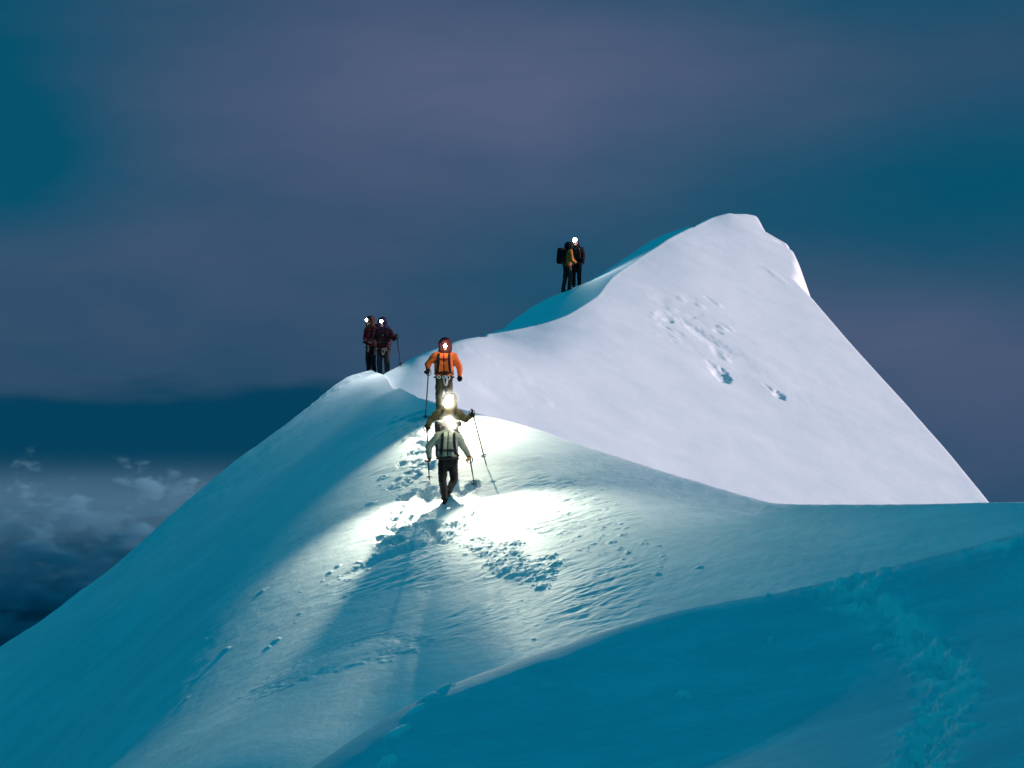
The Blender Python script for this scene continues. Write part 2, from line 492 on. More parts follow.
# --- cloud bank over the valley (a real volume a few kilometres off)
def cloud_bank():
    bm = bmesh.new(); bmesh.ops.create_cube(bm, size=1.0)
    sx, sy, sz = 5200, 1500, 640
    bmesh.ops.scale(bm, vec=(sx, sy, sz), verts=bm.verts)
    me = bpy.data.meshes.new('cloud_bank'); bm.to_mesh(me); bm.free()
    o = bpy.data.objects.new('cloud_bank', me); COL.objects.link(o)
    o.location = (-2000, 6800, -500)
    o['kind'] = 'stuff'; o['label'] = 'bank of soft grey clouds over the dark valley left of the ridge'; o['category'] = 'clouds'
    m = bpy.data.materials.new('cloud_vapour'); m.use_nodes = True
    nt = m.node_tree; nt.nodes.clear()
    out = nt.nodes.new('ShaderNodeOutputMaterial')
    vol = nt.nodes.new('ShaderNodeVolumePrincipled')
    vol.inputs['Color'].default_value = (.38, .66, .77, 1)
    vol.inputs['Anisotropy'].default_value = 0.2
    nt.links.new(vol.outputs[0], out.inputs['Volume'])
    tc = nt.nodes.new('ShaderNodeTexCoord')
    mp = nt.nodes.new('ShaderNodeMapping'); mp.inputs['Scale'].default_value = (.0048, .0036, .0095)
    mp.inputs['Location'].default_value = (2.3, .4, 1.2)
    nt.links.new(tc.outputs['Object'], mp.inputs['Vector'])
    n = nt.nodes.new('ShaderNodeTexNoise'); n.inputs['Scale'].default_value = 1; n.inputs['Detail'].default_value = 6; n.inputs['Roughness'].default_value = .55
    nt.links.new(mp.outputs[0], n.inputs['Vector'])
    sp = nt.nodes.new('ShaderNodeSeparateXYZ'); nt.links.new(tc.outputs['Object'], sp.inputs[0])

    def math_(op, a, b=None, c=None):
        k = nt.nodes.new('ShaderNodeMath'); k.operation = op
        for i, v in enumerate((a, b, c)):
            if v is None: continue
            if isinstance(v, (int, float)): k.inputs[i].default_value = v
            else: nt.links.new(v, k.inputs[i])
        return k.outputs[0]
    mr = nt.nodes.new('ShaderNodeMapRange'); mr.interpolation_type = 'SMOOTHSTEP'
    nt.links.new(sp.outputs['Z'], mr.inputs['Value'])
    mr.inputs['From Min'].default_value = -310; mr.inputs['From Max'].default_value = -215
    base = mr.outputs[0]
    hgt = math_('MULTIPLY', sp.outputs['Z'], .00052)              # thins out with height
    f = math_('SUBTRACT', n.outputs['Fac'], math_('ADD', hgt, .575))
    f = math_('MULTIPLY', math_('MAXIMUM', f, 0), .5)
    f = math_('MULTIPLY', f, base)
    mr2 = nt.nodes.new('ShaderNodeMapRange'); mr2.interpolation_type = 'SMOOTHSTEP'
    nt.links.new(sp.outputs['Z'], mr2.inputs['Value'])
    mr2.inputs['From Min'].default_value = 310; mr2.inputs['From Max'].default_value = 60
    f = math_('MULTIPLY', f, mr2.outputs[0])
    thin = math_('MULTIPLY', math_('MULTIPLY', base, math_('MULTIPLY', mr2.outputs[0], mr2.outputs[0])), .0008)   # mist between the puffs
    f = math_('ADD', f, thin)
    nt.links.new(f, vol.inputs['Density'])
    me.materials.append(m)
    try:
        m.cycles.volume_step_rate = .35
    except Exception:
        pass
    return o


cloud_bank()

# ------------------------------------------------------------------ mesh helpers for the climbers
def tube_bm(bm, pts, radii, seg=8, flat=1.0, cap=True):
    pts = [Vector(p) for p in pts]
    if isinstance(radii, (int, float)): radii = [radii] * len(pts)
    rings = []
    up = Vector((0.13, 1, .07)).normalized()
    for i, p in enumerate(pts):
        t = (pts[min(i + 1, len(pts) - 1)] - pts[max(i - 1, 0)]).normalized()
        a = t.cross(up)
        if a.length < 1e-4: a = t.cross(Vector((1, 0, 0)))
        a.normalize(); b = t.cross(a)
        rings.append([bm.verts.new(p + a * (radii[i] * math.cos(2 * math.pi * k / seg)) + b * (radii[i] * flat * math.sin(2 * math.pi * k / seg))) for k in range(seg)])
    for r0, r1 in zip(rings[:-1], rings[1:]):
        for k in range(seg):
            bm.faces.new((r0[k], r0[(k + 1) % seg], r1[(k + 1) % seg], r1[k]))
    if cap:
        bm.faces.new(rings[0][::-1]); bm.faces.new(rings[-1])
    return rings


def ell_bm(bm, c, r, rot=None, seg=16, rings=10):
    if isinstance(r, (int, float)): r = (r, r, r)
    M = Matrix.Translation(Vector(c)) @ (rot.to_4x4() if rot else Matrix.Identity(4)) @ Matrix.Diagonal((*r, 1))
    bmesh.ops.create_uvsphere(bm, u_segments=seg, v_segments=rings, radius=1, matrix=M)


def caps_bm(bm, a, ra, b, rb):
    """tapered rod with round ends"""
    a = Vector(a); b = Vector(b); v = b - a; L = v.length
    if L < 1e-5: return ell_bm(bm, a, ra, seg=12, rings=8)
    d = v / L; u = d.orthogonal().normalized(); w = d.cross(u)
    prof = [(a - d * (ra * math.cos(t)), ra * math.sin(t)) for t in (.35, .8, 1.2, 1.571)] + [(b + d * (rb * math.cos(t)), rb * math.sin(t)) for t in (1.571, 1.2, .8, .35)]
    rings = [[bm.verts.new(p + (u * math.cos(k * math.pi / 6) + w * math.sin(k * math.pi / 6)) * r) for k in range(12)] for p, r in prof]
    for r0, r1 in zip(rings[:-1], rings[1:]):
        for k in range(12):
            bm.faces.new((r0[k], r0[(k + 1) % 12], r1[(k + 1) % 12], r1[k]))
    bm.faces.new(rings[0][::-1]); bm.faces.new(rings[-1])


def finish(name, bm, mat, parent, smooth=True):
    bmesh.ops.recalc_face_normals(bm, faces=bm.faces)
    me = bpy.data.meshes.new(name); bm.to_mesh(me); bm.free()
    if smooth:
        me.polygons.foreach_set('use_smooth', [True] * len(me.polygons))
    me.materials.append(mat)
    o = bpy.data.objects.new(name, me); COL.objects.link(o)
    if parent is not None: o.parent = parent
    return o


def blob(name, bm, mat, parent, voxel=.018, it=4, wr=0.0, wscale=9.0, stretch=(1, 1, 1), post=None):
    """fuses overlapping solids of a bmesh into one continuous skin"""
    me = bpy.data.meshes.new('raw'); bm.to_mesh(me); bm.free()
    t = bpy.data.objects.new('raw', me); COL.objects.link(t)
    r = t.modifiers.new('r', 'REMESH'); r.mode = 'VOXEL'; r.voxel_size = voxel
    s = t.modifiers.new('s', 'SMOOTH'); s.iterations = it; s.factor = .5
    dg = bpy.context.evaluated_depsgraph_get(); dg.update()
    m2 = bpy.data.meshes.new_from_object(t.evaluated_get(dg))
    bpy.data.objects.remove(t); bpy.data.meshes.remove(me)
    m2.name = name
    m2.materials.clear(); m2.materials.append(mat)
    if wr:
        off = Vector((random.random() * 40, random.random() * 40, 3))
        ns = [v.normal.copy() for v in m2.vertices]
        for v, nn in zip(m2.vertices, ns):
            q = Vector((v.co.x * stretch[0], v.co.y * stretch[1], v.co.z * stretch[2])) * wscale + off
            h = mnoise.noise(q) + .5 * mnoise.noise(q * 2.1)
            v.co += nn * (h * wr)
    if post: post(m2)
    m2.polygons.foreach_set('use_smooth', [True] * len(m2.polygons))
    o = bpy.data.objects.new(name, m2); COL.objects.link(o)
    if parent is not None: o.parent = parent
    return o


M_skin = fabric('skin', (.45, .27, .19), .55, .1)
M_black = fabric('black_fabric', (.005, .005, .007), .7, .4)
M_dark = fabric('charcoal_fabric', (.018, .018, .022), .7, .35)
M_strap = fabric('black_webbing', (.008, .008, .011), .6, .3)
M_olive = fabric('olive_fabric', (.075, .065, .03), .8, .25)
M_olived = fabric('dark_olive_fabric', (.055, .05, .03), .8, .25)
M_sage = fabric('pale_sage_fabric', (.21, .245, .20), .7, .15)
M_orange = fabric('orange_fabric', (.60, .11, .022), .65, .2)
M_maroon = fabric('maroon_fabric', (.045, .007, .010), .7, .3)
M_red = fabric('red_fabric', (.15, .007, .012), .65, .25)
M_crimson = fabric('crimson_fabric', (.17, .010, .016), .7, .3)
M_brown = fabric('brown_fabric', (.055, .026, .02), .8, .3)
M_ochre = fabric('ochre_fabric', (.48, .16, .03), .7, .2)
M_tan = fabric('tan_leather', (.42, .20, .06), .6, .2)
M_white = fabric('white_webbing', (.75, .72, .68), .6, .1)
M_navy = fabric('navy_fabric', (.012, .013, .04), .7, .3)
M_rope = fabric('grey_rope', (.22, .20, .18), .7, .1)
M_boot = fabric('boot_shell', (.015, .014, .014), .5, .3)
M_metal, _nt, _b = new_mat('dark_metal')
_b.inputs['Base Color'].default_value = (.012, .013, .015, 1); _b.inputs['Roughness'].default_value = .45; _b.inputs['Specular IOR Level'].default_value = .3
M_hair = fabric('dark_hair', (.02, .014, .01), .6, .3, 40)
M_eye, _nt, _b = new_mat('eye_surface')
_b.inputs['Base Color'].default_value = (.5, .5, .5, 1); _b.inputs['Roughness'].default_value = .1
M_lens = emit_mat('lit_lamp', (1.0, .96, .82), 60)
M_lens_cool = emit_mat('lit_lamp_cool', (.95, .97, 1.0), 40)
M_case = fabric('lamp_case', (.03, .03, .035), .4, .2)


def glove(parent, side, wrist, hand, mat, grip=None, sc=1.0):
    """palm, cuff, four bent fingers and a thumb; curls round grip direction when holding a pole"""
    wrist = Vector(wrist); hand = Vector(hand)
    d = (hand - wrist).normalized()
    bm = bmesh.new()
    caps_bm(bm, wrist - d * .05, .048 * sc, wrist + d * .01, .042 * sc)
    palm = hand
    across = d.cross(Vector((0, 1, 0)) if abs(d.y) < .8 else Vector((1, 0, 0))).normalized()
    if grip is not None:
        across = Vector(grip).normalized()
        across = (across - d * across.dot(d)).normalized()
    curl = across.cross(d).normalized()
    if curl.y > 0: curl = -curl
    for k in range(-2, 3):
        caps_bm(bm, wrist + across * (k * .008), .03 * sc, palm + across * (k * .018 * sc), .026 * sc)
    lens = [.062, .074, .07, .055]
    bend = 1.15 if grip is not None else .5
    for k in range(4):
        base = palm + across * ((k - 1.5) * .024 * sc) + d * .012
        p = base; a = 0.25; pts = [p]
        for j in range(3):
            a += bend * .62
            p = p + (d * math.cos(a) + curl * math.sin(a)) * lens[k] * .52 * sc
            pts.append(p)
        for q0, q1, r0 in zip(pts[:-1], pts[1:], (.0135, .0125, .0115)):
            caps_bm(bm, q0, r0 * sc, q1, (r0 - .001) * sc)
    tb = wrist.lerp(palm, .45) - across * .03 * sc * side
    t1 = tb - across * .025 * side + curl * .03 + d * .02
    t2 = t1 + curl * .028 + d * .025 + across * .012 * side
    caps_bm(bm, tb, .017 * sc, t1, .0145 * sc); caps_bm(bm, t1, .0145 * sc, t2, .012 * sc)
    return blob('glove', bm, mat, parent, voxel=.009, it=1)


def proj_front(bvh, x, z, back=False, off=.008):
    y0 = 1.0 if back else -1.0
    h = bvh.ray_cast(Vector((x, y0, z)), Vector((0, -1 if back else 1, 0)))
    if h[0] is None: return Vector((x, 0, z))
    return h[0] + Vector((0, off if back else -off, 0))


def person(label, base, rot, px_scale, J, cols, lamp=None, hood=None, helmet=None, zip_=False, harness=None, beard=False):
    """J gives the joints in metres, local: x right, y away from what the climber faces, z up"""
    root = bpy.data.objects.new('person', None); COL.objects.link(root)
    root.location = base; root.rotation_euler = (0, 0, rot); root.scale = (px_scale,) * 3
    root['label'] = label; root['category'] = 'person'; root['group'] = 'climbers on the snow ridge'
    V = {k: Vector(v) for k, v in J.items() if isinstance(v, tuple)}
    head = V['head']; neck = V['neck']; chest = V['chest']; pel = V['pelvis']
    # ---- body: one continuous skin from head to hands and feet
    bm = bmesh.new()
    ell_bm(bm, head + Vector((0, .012, .02)), (.075, .095, .092))
    ell_bm(bm, head + Vector((0, -.025, -.05)), (.056, .065, .062))
    ell_bm(bm, head + Vector((0, -.085, -.098)), (.024, .02, .02))            # chin
    ell_bm(bm, head + Vector((0, -.105, -.025)), (.014, .022, .026))          # nose
    ell_bm(bm, head + Vector((0, -.088, -.066)), (.026, .012, .012))          # lips
    for s in (-1, 1):
        ell_bm(bm, head + Vector((s * .078, .012, -.018)), (.012, .02, .032))
        ell_bm(bm, head + Vector((s * .032, -.078, .022)), (.026, .014, .010))   # brow
    caps_bm(bm, head + Vector((0, .02, -.06)), .055, neck, .06)
    caps_bm(bm, neck, .06, chest, .10)
    for s in (-1, 1):
        caps_bm(bm, chest + Vector((s * .08, 0, .05)), .09, pel + Vector((s * .07, 0, .05)), .09)
    for k in 'ab':
        caps_bm(bm, V['sh' + k], .05, V['el' + k], .04); caps_bm(bm, V['el' + k], .038, V['ha' + k], .026)
        caps_bm(bm, chest + Vector((0, 0, .1)), .07, V['sh' + k], .05)
        caps_bm(bm, V['hi' + k], .075, V['kn' + k], .055); caps_bm(bm, V['kn' + k], .05, V['an' + k], .035)
    body = blob('body', bm, M_skin, root, voxel=.013, it=2)
    for s in (-1, 1):
        bm = bmesh.new(); ell_bm(bm, head + Vector((s * .031, -.078, .0)), .0125, seg=10, rings=8); finish('eye', bm, M_eye, root)
    # ---- jacket
    bm = bmesh.new()
    hem = J.get('hem', pel.z - .02)
    tx = J.get('girth', 1.0)
    for s in (-1, 1):
        caps_bm(bm, chest + Vector((s * .085 * tx, .0, .07)), .125, Vector((pel.x + s * .075 * tx, pel.y, hem + .11)), .13)
    caps_bm(bm, chest + Vector((0, 0, .1)), .12, neck + Vector((0, .015, .0)), .075)
    caps_bm(bm, neck + Vector((0, .01, -.02)), .085, neck + Vector((0, .0, .035)), .075)
    for k in 'ab':
        caps_bm(bm, chest + Vector((0, 0, .1)), .105, V['sh' + k], .088)
        caps_bm(bm, neck + Vector((0, .02, -.03)), .075, V['sh' + k], .08)
        caps_bm(bm, V['sh' + k], .088, V['el' + k], .07)
        w = V['el' + k].lerp(V['ha' + k], .78)
        caps_bm(bm, V['el' + k], .07, w, .052)

    def trim(m2):
        for v in m2.vertices:
            if v.co.z < hem and abs(v.co.x - pel.x) < .26: v.co.z = hem + (v.co.z - hem) * .15
    jacket = blob('jacket', bm, cols['jacket'], root, voxel=.016, it=4, wr=.013, wscale=8, stretch=(1, 1, 1.6), post=trim)
    bvh = BVHTree.FromPolygons([v.co.copy() for v in jacket.data.vertices], [tuple(p.vertices) for p in jacket.data.polygons])
    if zip_:
        bm = bmesh.new()
        tube_bm(bm, [proj_front(bvh, pel.x + (chest.x - pel.x) * t, hem + .02 + (neck.z - hem - .04) * t, off=.004) for t in np.linspace(0, 1, 14)], .011, 6, .5)
        finish('zip', bm, M_strap, jacket)
    # ---- trousers
    bm = bmesh.new()
    for s in (-1, 1):
        caps_bm(bm, Vector((pel.x + s * .06, pel.y, hem + .05)), .115, Vector((pel.x + s * .065, pel.y, pel.z - .08)), .115)
    for k in 'ab':
        kn, an, hi = V['kn' + k], V['an' + k], V['hi' + k]
        caps_bm(bm, hi, .108, kn, .083); caps_bm(bm, kn, .083, an.lerp(kn, .2), .07); caps_bm(bm, an.lerp(kn, .2), .07, an.lerp(kn, .06), .078)
    blob('trousers', bm, cols['trousers'], root, voxel=.016, it=4, wr=.012, wscale=9, stretch=(1, 1, 1.8))
    # ---- boots
    for k in 'ab':
        an = V['an' + k]; toe = V['to' + k]
        d = (toe - an); d.z = 0; d.normalize()
        drop = V['an' + k].z - V['to' + k].z
        bm = bmesh.new()
        sole = Vector((0, 0, -drop))
        caps_bm(bm, an + Vector((0, 0, .05)), .058, an + Vector((0, 0, -.03)), .055)
        caps_bm(bm, an + sole * .55 - d * .03, .05, an + sole * .6 + d * .13, .042)
        caps_bm(bm, an + sole * .72 - d * .05, .036, an + sole * .78 + d * .16, .034)
        blob('boot', bm, M_boot, root, voxel=.014, it=2)
    # ---- gloves
    for k, s in (('a', -1), ('b', 1)):
        el, ha = V['el' + k], V['ha' + k]
        w = el.lerp(ha, .82)
        g = glove(root, s, w, ha, cols.get('glove_' + k, cols['gloves']), J.get('grip_' + k))
        if 'glove_' + k in cols and cols.get('glove_label_' + k): g['label'] = cols['glove_label_' + k]
    # ---- head wear
    tilt = Matrix.Rotation(J.get('nod', 0), 3, 'X')
    if hood is not None:
        bm = bmesh.new()
        ell_bm(bm, head + Vector((0, .035, .035)), (.145, .14, .15))
        ell_bm(bm, head + Vector((0, -.01, .085)), (.13, .14, .09))
        for s in (-1, 1):
            caps_bm(bm, head + Vector((s * .105, -.02, .05)), .05, head + Vector((s * .09, -.025, -.12)), .055)
        caps_bm(bm, head + Vector((-.05, -.015, -.15)), .06, head + Vector((.05, -.015, -.15)), .06)
        caps_bm(bm, head + Vector((0, .06, -.04)), .11, head + Vector((0, .05, -.14)), .10)
        blob('hood', bm, hood, root, voxel=.014, it=3, wr=.008, wscale=12)
    if helmet is not None:
        bm = bmesh.new()
        ell_bm(bm, head + Vector((0, .015, .055)), (.112, .135, .105), seg=24, rings=16)
        geom = [f for f in bm.faces] + [e for e in bm.edges] + [v for v in bm.verts]
        bmesh.ops.bisect_plane(bm, geom=geom, plane_co=head + Vector((0, 0, .035)), plane_no=Vector((0, .25, 1)), clear_inner=True)
        bmesh.ops.holes_fill(bm, edges=bm.edges)
        finish('helmet', bm, helmet, root)
        bm = bmesh.new()
        tube_bm(bm, [head + Vector((.125 * math.cos(a), .015 + .14 * math.sin(a), -.03 + .0)) for a in np.linspace(.25, math.pi - .25, 14)], .03, 8)
        ell_bm(bm, head + Vector((0, .05, -.04)), (.088, .07, .09))
        finish('balaclava', bm, M_dark, root)
    if hood is None and helmet is None:
        bm = bmesh.new()
        ell_bm(bm, head + Vector((0, .022, .045)), (.09, .108, .088))
        ell_bm(bm, head + Vector((0, .05, -.02)), (.085, .08, .1))
        blob('cap', bm, cols.get('cap', M_dark), root, voxel=.012, it=2)
    if lamp is not None:
        hl = head + Vector((lamp.get('dx', 0), -.155, lamp.get('dz', .07)))
        bm = bmesh.new()
        bmesh.ops.create_cone(bm, cap_ends=True, segments=18, radius1=lamp['r'] * .95, radius2=lamp['r'], depth=.05,
                              matrix=Matrix.Translation(hl + Vector((0, .03, 0))) @ Matrix.Rotation(math.pi / 2, 4, 'X'))
        unit = finish('headlamp', bm, M_case, root)
        bm = bmesh.new()
        ell_bm(bm, hl, (lamp['r'], lamp['r'] * .45, lamp['r']), seg=20, rings=12)
        finish('lens', bm, lamp.get('mat', M_lens), unit)
        bm = bmesh.new()
        tube_bm(bm, [head + Vector((.128 * math.cos(a), .015 + .152 * math.sin(a), .07)) for a in np.linspace(-1.3, math.pi + 1.3, 26)], .014, 6)
        finish('headband', bm, M_strap, unit)
        for k, (aim, energy, size, blend) in enumerate(lamp.get('spots', [])):
            L = bpy.data.lights.new('headlamp_beam', 'SPOT'); L.energy = energy; L.spot_size = math.radians(size); L.spot_blend = blend
            L.color = lamp.get('col', (1, .95, .70)); L.shadow_soft_size = .045
            lo = bpy.data.objects.new('headlamp_beam', L); COL.objects.link(lo)
            lo.parent = root
            lo.location = hl + Vector((0, -.12, 0))
            lo.rotation_euler = Vector(aim).to_track_quat('-Z', 'Y').to_euler()
        if lamp.get('spill'):
            L = bpy.data.lights.new('headlamp_spill', 'POINT'); L.energy = lamp['spill']; L.color = lamp.get('col', (1, .95, .70)); L.shadow_soft_size = .03
            lo = bpy.data.objects.new('headlamp_spill', L); COL.objects.link(lo); lo.parent = root; lo.location = hl + Vector((0, -.12, 0))
    # ---- climbing harness
    if harness is not None:
        bm = bmesh.new()
        zb = hem + .015
        tube_bm(bm, [Vector((pel.x + .215 * math.cos(a), pel.y + .15 * math.sin(a), zb)) for a in np.linspace(0, 2 * math.pi, 30)], .02, 6)
        h = finish('harness', bm, M_strap, root)
        bm = bmesh.new()
        rr = random.Random(5)
        for i in range(harness['loops']):
            x0 = pel.x + rr.uniform(-.12, .12); w = rr.uniform(.012, .04); dpt = rr.uniform(.05, .24)
            c = [Vector((x0 + w * math.sin(t), pel.y - .165 - .03 * rr.random(), zb + .03 - dpt * (1 - math.cos(t)) * .5)) for t in np.linspace(0, 2 * math.pi, 16)]
            tube_bm(bm, c, .0085, 6)
        if harness['loops']: finish('rope_coil', bm, harness['mat'], h)
        else: bm.free()
    return root, bvh, V


def backpack(label, root, bvh, V, mat, size=1.0, side=None, tall=0.0, chest=True, body=True, hip=True, lid_mat=None, depth=.2, strap_mat=None):
    sm = strap_mat or M_strap
    b = bpy.data.objects.new('backpack', None); COL.objects.link(b)
    b.location = root.location; b.rotation_euler = root.rotation_euler; b.scale = root.scale
    b['label'] = label; b['category'] = 'backpack'; b['group'] = 'backpacks worn by the climbers'
    ch, pel = V['chest'], V['pelvis']
    cy = max(proj_front(bvh, ch.x, ch.z - .05, True).y, .12)
    bm = bmesh.new()
    z0, z1 = pel.z + .08, ch.z + .16 + tall
    for s in (-1, 1):
        for dy in (.0, depth * .55):
            caps_bm(bm, Vector((ch.x + s * .085 * size, cy + .085 + dy, z0 + .06)), .085, Vector((ch.x + s * .075 * size, cy + .085 + dy * .9, z1 - .04)), .08)
    blob('pack_body', bm, mat, b, voxel=.02, it=4, wr=.01, wscale=8)
    bm = bmesh.new()
    for s in (-1, 1):
        lw = (.17 if side else .07) * size
        caps_bm(bm, Vector((ch.x + s * lw, cy + .06, z1 + .06)), .06, Vector((ch.x + s * lw, cy + .06 + depth * .7, z1 + .05)), .06)
        caps_bm(bm, Vector((ch.x, cy + .06, z1 + .06)), .062, Vector((ch.x + s * lw, cy + .06, z1 + .06)), .06)
        caps_bm(bm, Vector((ch.x, cy + .06 + depth * .7, z1 + .06)), .062, Vector((ch.x + s * lw, cy + .06 + depth * .7, z1 + .06)), .06)
    if side:
        b2 = bmesh.new()
        caps_bm(b2, Vector((ch.x - .2, cy + .1, z0 + .0)), .07, Vector((ch.x - .23, cy + .1, z1 + .06)), .06)
        blob('side_pocket', b2, mat, b, voxel=.018, it=3, wr=.006)
    blob('pack_lid', bm, lid_mat or mat, b, voxel=.018, it=4, wr=.006)
    for s in (-1, 1):
        bm = bmesh.new()
        shz = ch.z + .17
        pts = [Vector((ch.x + s * .10, cy, shz - .03)), Vector((ch.x + s * .11, .04, shz + .045))]
        for t in np.linspace(0, 1, 9):
            pts.append(proj_front(bvh, ch.x + s * (.115 + .03 * t * t), shz - .03 - (.40) * t, off=.012))
        pts.append(Vector((ch.x + s * .2, .02, shz - .47))); pts.append(Vector((ch.x + s * .15, cy, shz - .48)))
        tube_bm(bm, pts, .03, 8, .45)
        finish('shoulder_strap', bm, sm, b)
    if chest:
        bm = bmesh.new()
        tube_bm(bm, [proj_front(bvh, ch.x + x, ch.z + .04, off=.012) for x in np.linspace(-.13, .13, 9)], .013, 6, .6)
        finish('chest_strap', bm, chest if not isinstance(chest, bool) else sm, b)
    if hip:
        bm = bmesh.new()
        zz = hip if not isinstance(hip, bool) else pel.z + .13
        tube_bm(bm, [proj_front(bvh, pel.x + x, zz, off=.012) for x in np.linspace(-.185, .185, 13)], .02, 6, .6)
        finish('hip_belt', bm, sm, b)
    return b


def pole(label, top, tip, basket=.1, strap=True, up=.1):
    top = Vector(top); tip = Vector(tip)
    r = bpy.data.objects.new('trekking_pole', None); COL.objects.link(r)
    r.location = tip; r['label'] = label; r['category'] = 'trekking pole'; r['group'] = 'trekking poles of the climbers'
    v = top - tip; L = v.length; d = v / L
    bm = bmesh.new()
    tube_bm(bm, [d * .05, d * (L * .45)], .0115, 8); tube_bm(bm, [d * (L * .45), d * (L - .1)], .014, 8)
    finish('shaft', bm, M_metal, r)
    bm = bmesh.new()
    tube_bm(bm, [d * (L - .12), d * (L - .02), d * (L + up), d * (L + up + .02)], [.015, .02, .018, .012], 8)
    finish('grip', bm, M_strap, r)
    bm = bmesh.new()
    tube_bm(bm, [Vector((0, 0, -.03)) * 0, d * .06], [.004, .008], 6); finish('tip', bm, M_metal, r)
    bm = bmesh.new()
    a = d.orthogonal().normalized(); b2 = d.cross(a)
    tube_bm(bm, [d * basket + (a * math.cos(t) + b2 * math.sin(t)) * .05 for t in np.linspace(0, 2 * math.pi, 16)], .008, 6)
    for t in (0, 2.1, 4.2):
        tube_bm(bm, [d * basket, d * basket + (a * math.cos(t) + b2 * math.sin(t)) * .05], .006, 5)
    finish('basket', bm, M_strap, r)
    if strap:
        bm = bmesh.new()
        tube_bm(bm, [d * (L + up) + Vector((.06 * math.sin(t), 0, -.07 * (1 - math.cos(t)))) for t in np.linspace(0, 2 * math.pi, 14)], .008, 6)
        finish('wrist_strap', bm, M_strap, r)
    return r


M_bloom, _nt, _b = new_mat('bloom_scatter')  # scattering volume added round the lamps to give a lens bloom
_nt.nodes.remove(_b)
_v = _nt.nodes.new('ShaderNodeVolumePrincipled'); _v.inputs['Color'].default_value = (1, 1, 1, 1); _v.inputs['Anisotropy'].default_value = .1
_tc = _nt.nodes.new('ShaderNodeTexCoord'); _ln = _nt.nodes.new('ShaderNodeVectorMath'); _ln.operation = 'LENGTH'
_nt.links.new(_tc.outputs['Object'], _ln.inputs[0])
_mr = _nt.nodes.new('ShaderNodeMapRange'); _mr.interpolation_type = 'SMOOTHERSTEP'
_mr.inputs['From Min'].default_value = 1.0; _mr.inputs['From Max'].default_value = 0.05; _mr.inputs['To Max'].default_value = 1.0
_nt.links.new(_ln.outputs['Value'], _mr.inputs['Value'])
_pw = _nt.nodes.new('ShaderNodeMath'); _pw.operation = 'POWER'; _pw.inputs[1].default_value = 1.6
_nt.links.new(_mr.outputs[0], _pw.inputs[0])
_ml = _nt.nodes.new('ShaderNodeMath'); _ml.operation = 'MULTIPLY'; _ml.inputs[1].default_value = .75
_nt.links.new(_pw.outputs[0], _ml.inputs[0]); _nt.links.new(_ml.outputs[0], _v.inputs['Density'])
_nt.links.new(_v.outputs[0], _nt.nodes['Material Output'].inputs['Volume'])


def bloom_halo(label, root, V, r, dz=.04):
    """added ball of scattering mist just before the lamp, standing in for lens bloom"""
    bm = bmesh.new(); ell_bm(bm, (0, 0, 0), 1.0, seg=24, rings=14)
    o = finish('bloom_mist', bm, M_bloom, None)
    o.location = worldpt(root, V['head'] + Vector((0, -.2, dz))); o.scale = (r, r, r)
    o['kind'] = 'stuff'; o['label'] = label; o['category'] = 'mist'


def worldpt(root, p):
    return Matrix.LocRotScale(root.location, root.rotation_euler, root.scale) @ Vector(p)


def stand_on(field, px, d):
    x = (px - 512) / FPX * d
    return Vector((x, d, float(field.at(x, d)) - .035))


# ------------------------------------------------------------------ the climbers
# 1 the leader
base = stand_on(N, 446, 40.0)
J = dict(head=(.07, -.03, 1.60), neck=(.055, 0, 1.47), chest=(.05, 0, 1.27), pelvis=(.03, .0, .90), hem=.90,
         sha=(-.16, .0, 1.36), ela=(-.35, .04, 1.15), haa=(-.33, -.08, .88), shb=(.25, .0, 1.34), elb=(.36, .02, 1.13), hab=(.48, -.02, .93),
         hia=(-.06, 0, .84), kna=(-.07, -.06, .48), ana=(-.02, .02, .10), toa=(-.03, -.15, .0), hib=(.13, 0, .84), knb=(.17, -.02, .50), anb=(.04, .38, .24), tob=(.04, .2, .12),
         grip_b=(.05, 1, -.5), grip_a=(0, 1, -.3))
lead, bv, V = person('leading climber in pale sage jacket and black trousers, nearest on the lamp-lit snow', base, 0, 1.0, J,
                     dict(jacket=M_sage, trousers=M_black, gloves=M_brown, glove_b=M_tan, glove_label_b='tan glove'),
                     lamp=dict(r=.062, dz=.05, dx=.01, spots=[((.95, -.9, -1.1), 1000, 94, 1.0)], spill=10), helmet=M_dark, zip_=True, harness=dict(loops=0, mat=M_tan))
backpack('dark backpack on the leading climber in the sage jacket, black belt across the front', lead, bv, V, M_dark, hip=1.08, chest=False, size=1.2, side=True, tall=.12)
bloom_halo('added lens-bloom halo round the headlamp of the leading climber', lead, V, .30)
h = worldpt(lead, J['hab']); tipx, tipy = h.x + .07, h.y + 1.0
pole('short-looking pole trailing from the tan glove of the leading climber', h, (tipx, tipy, float(N.at(tipx, tipy)) - .03), up=.06)

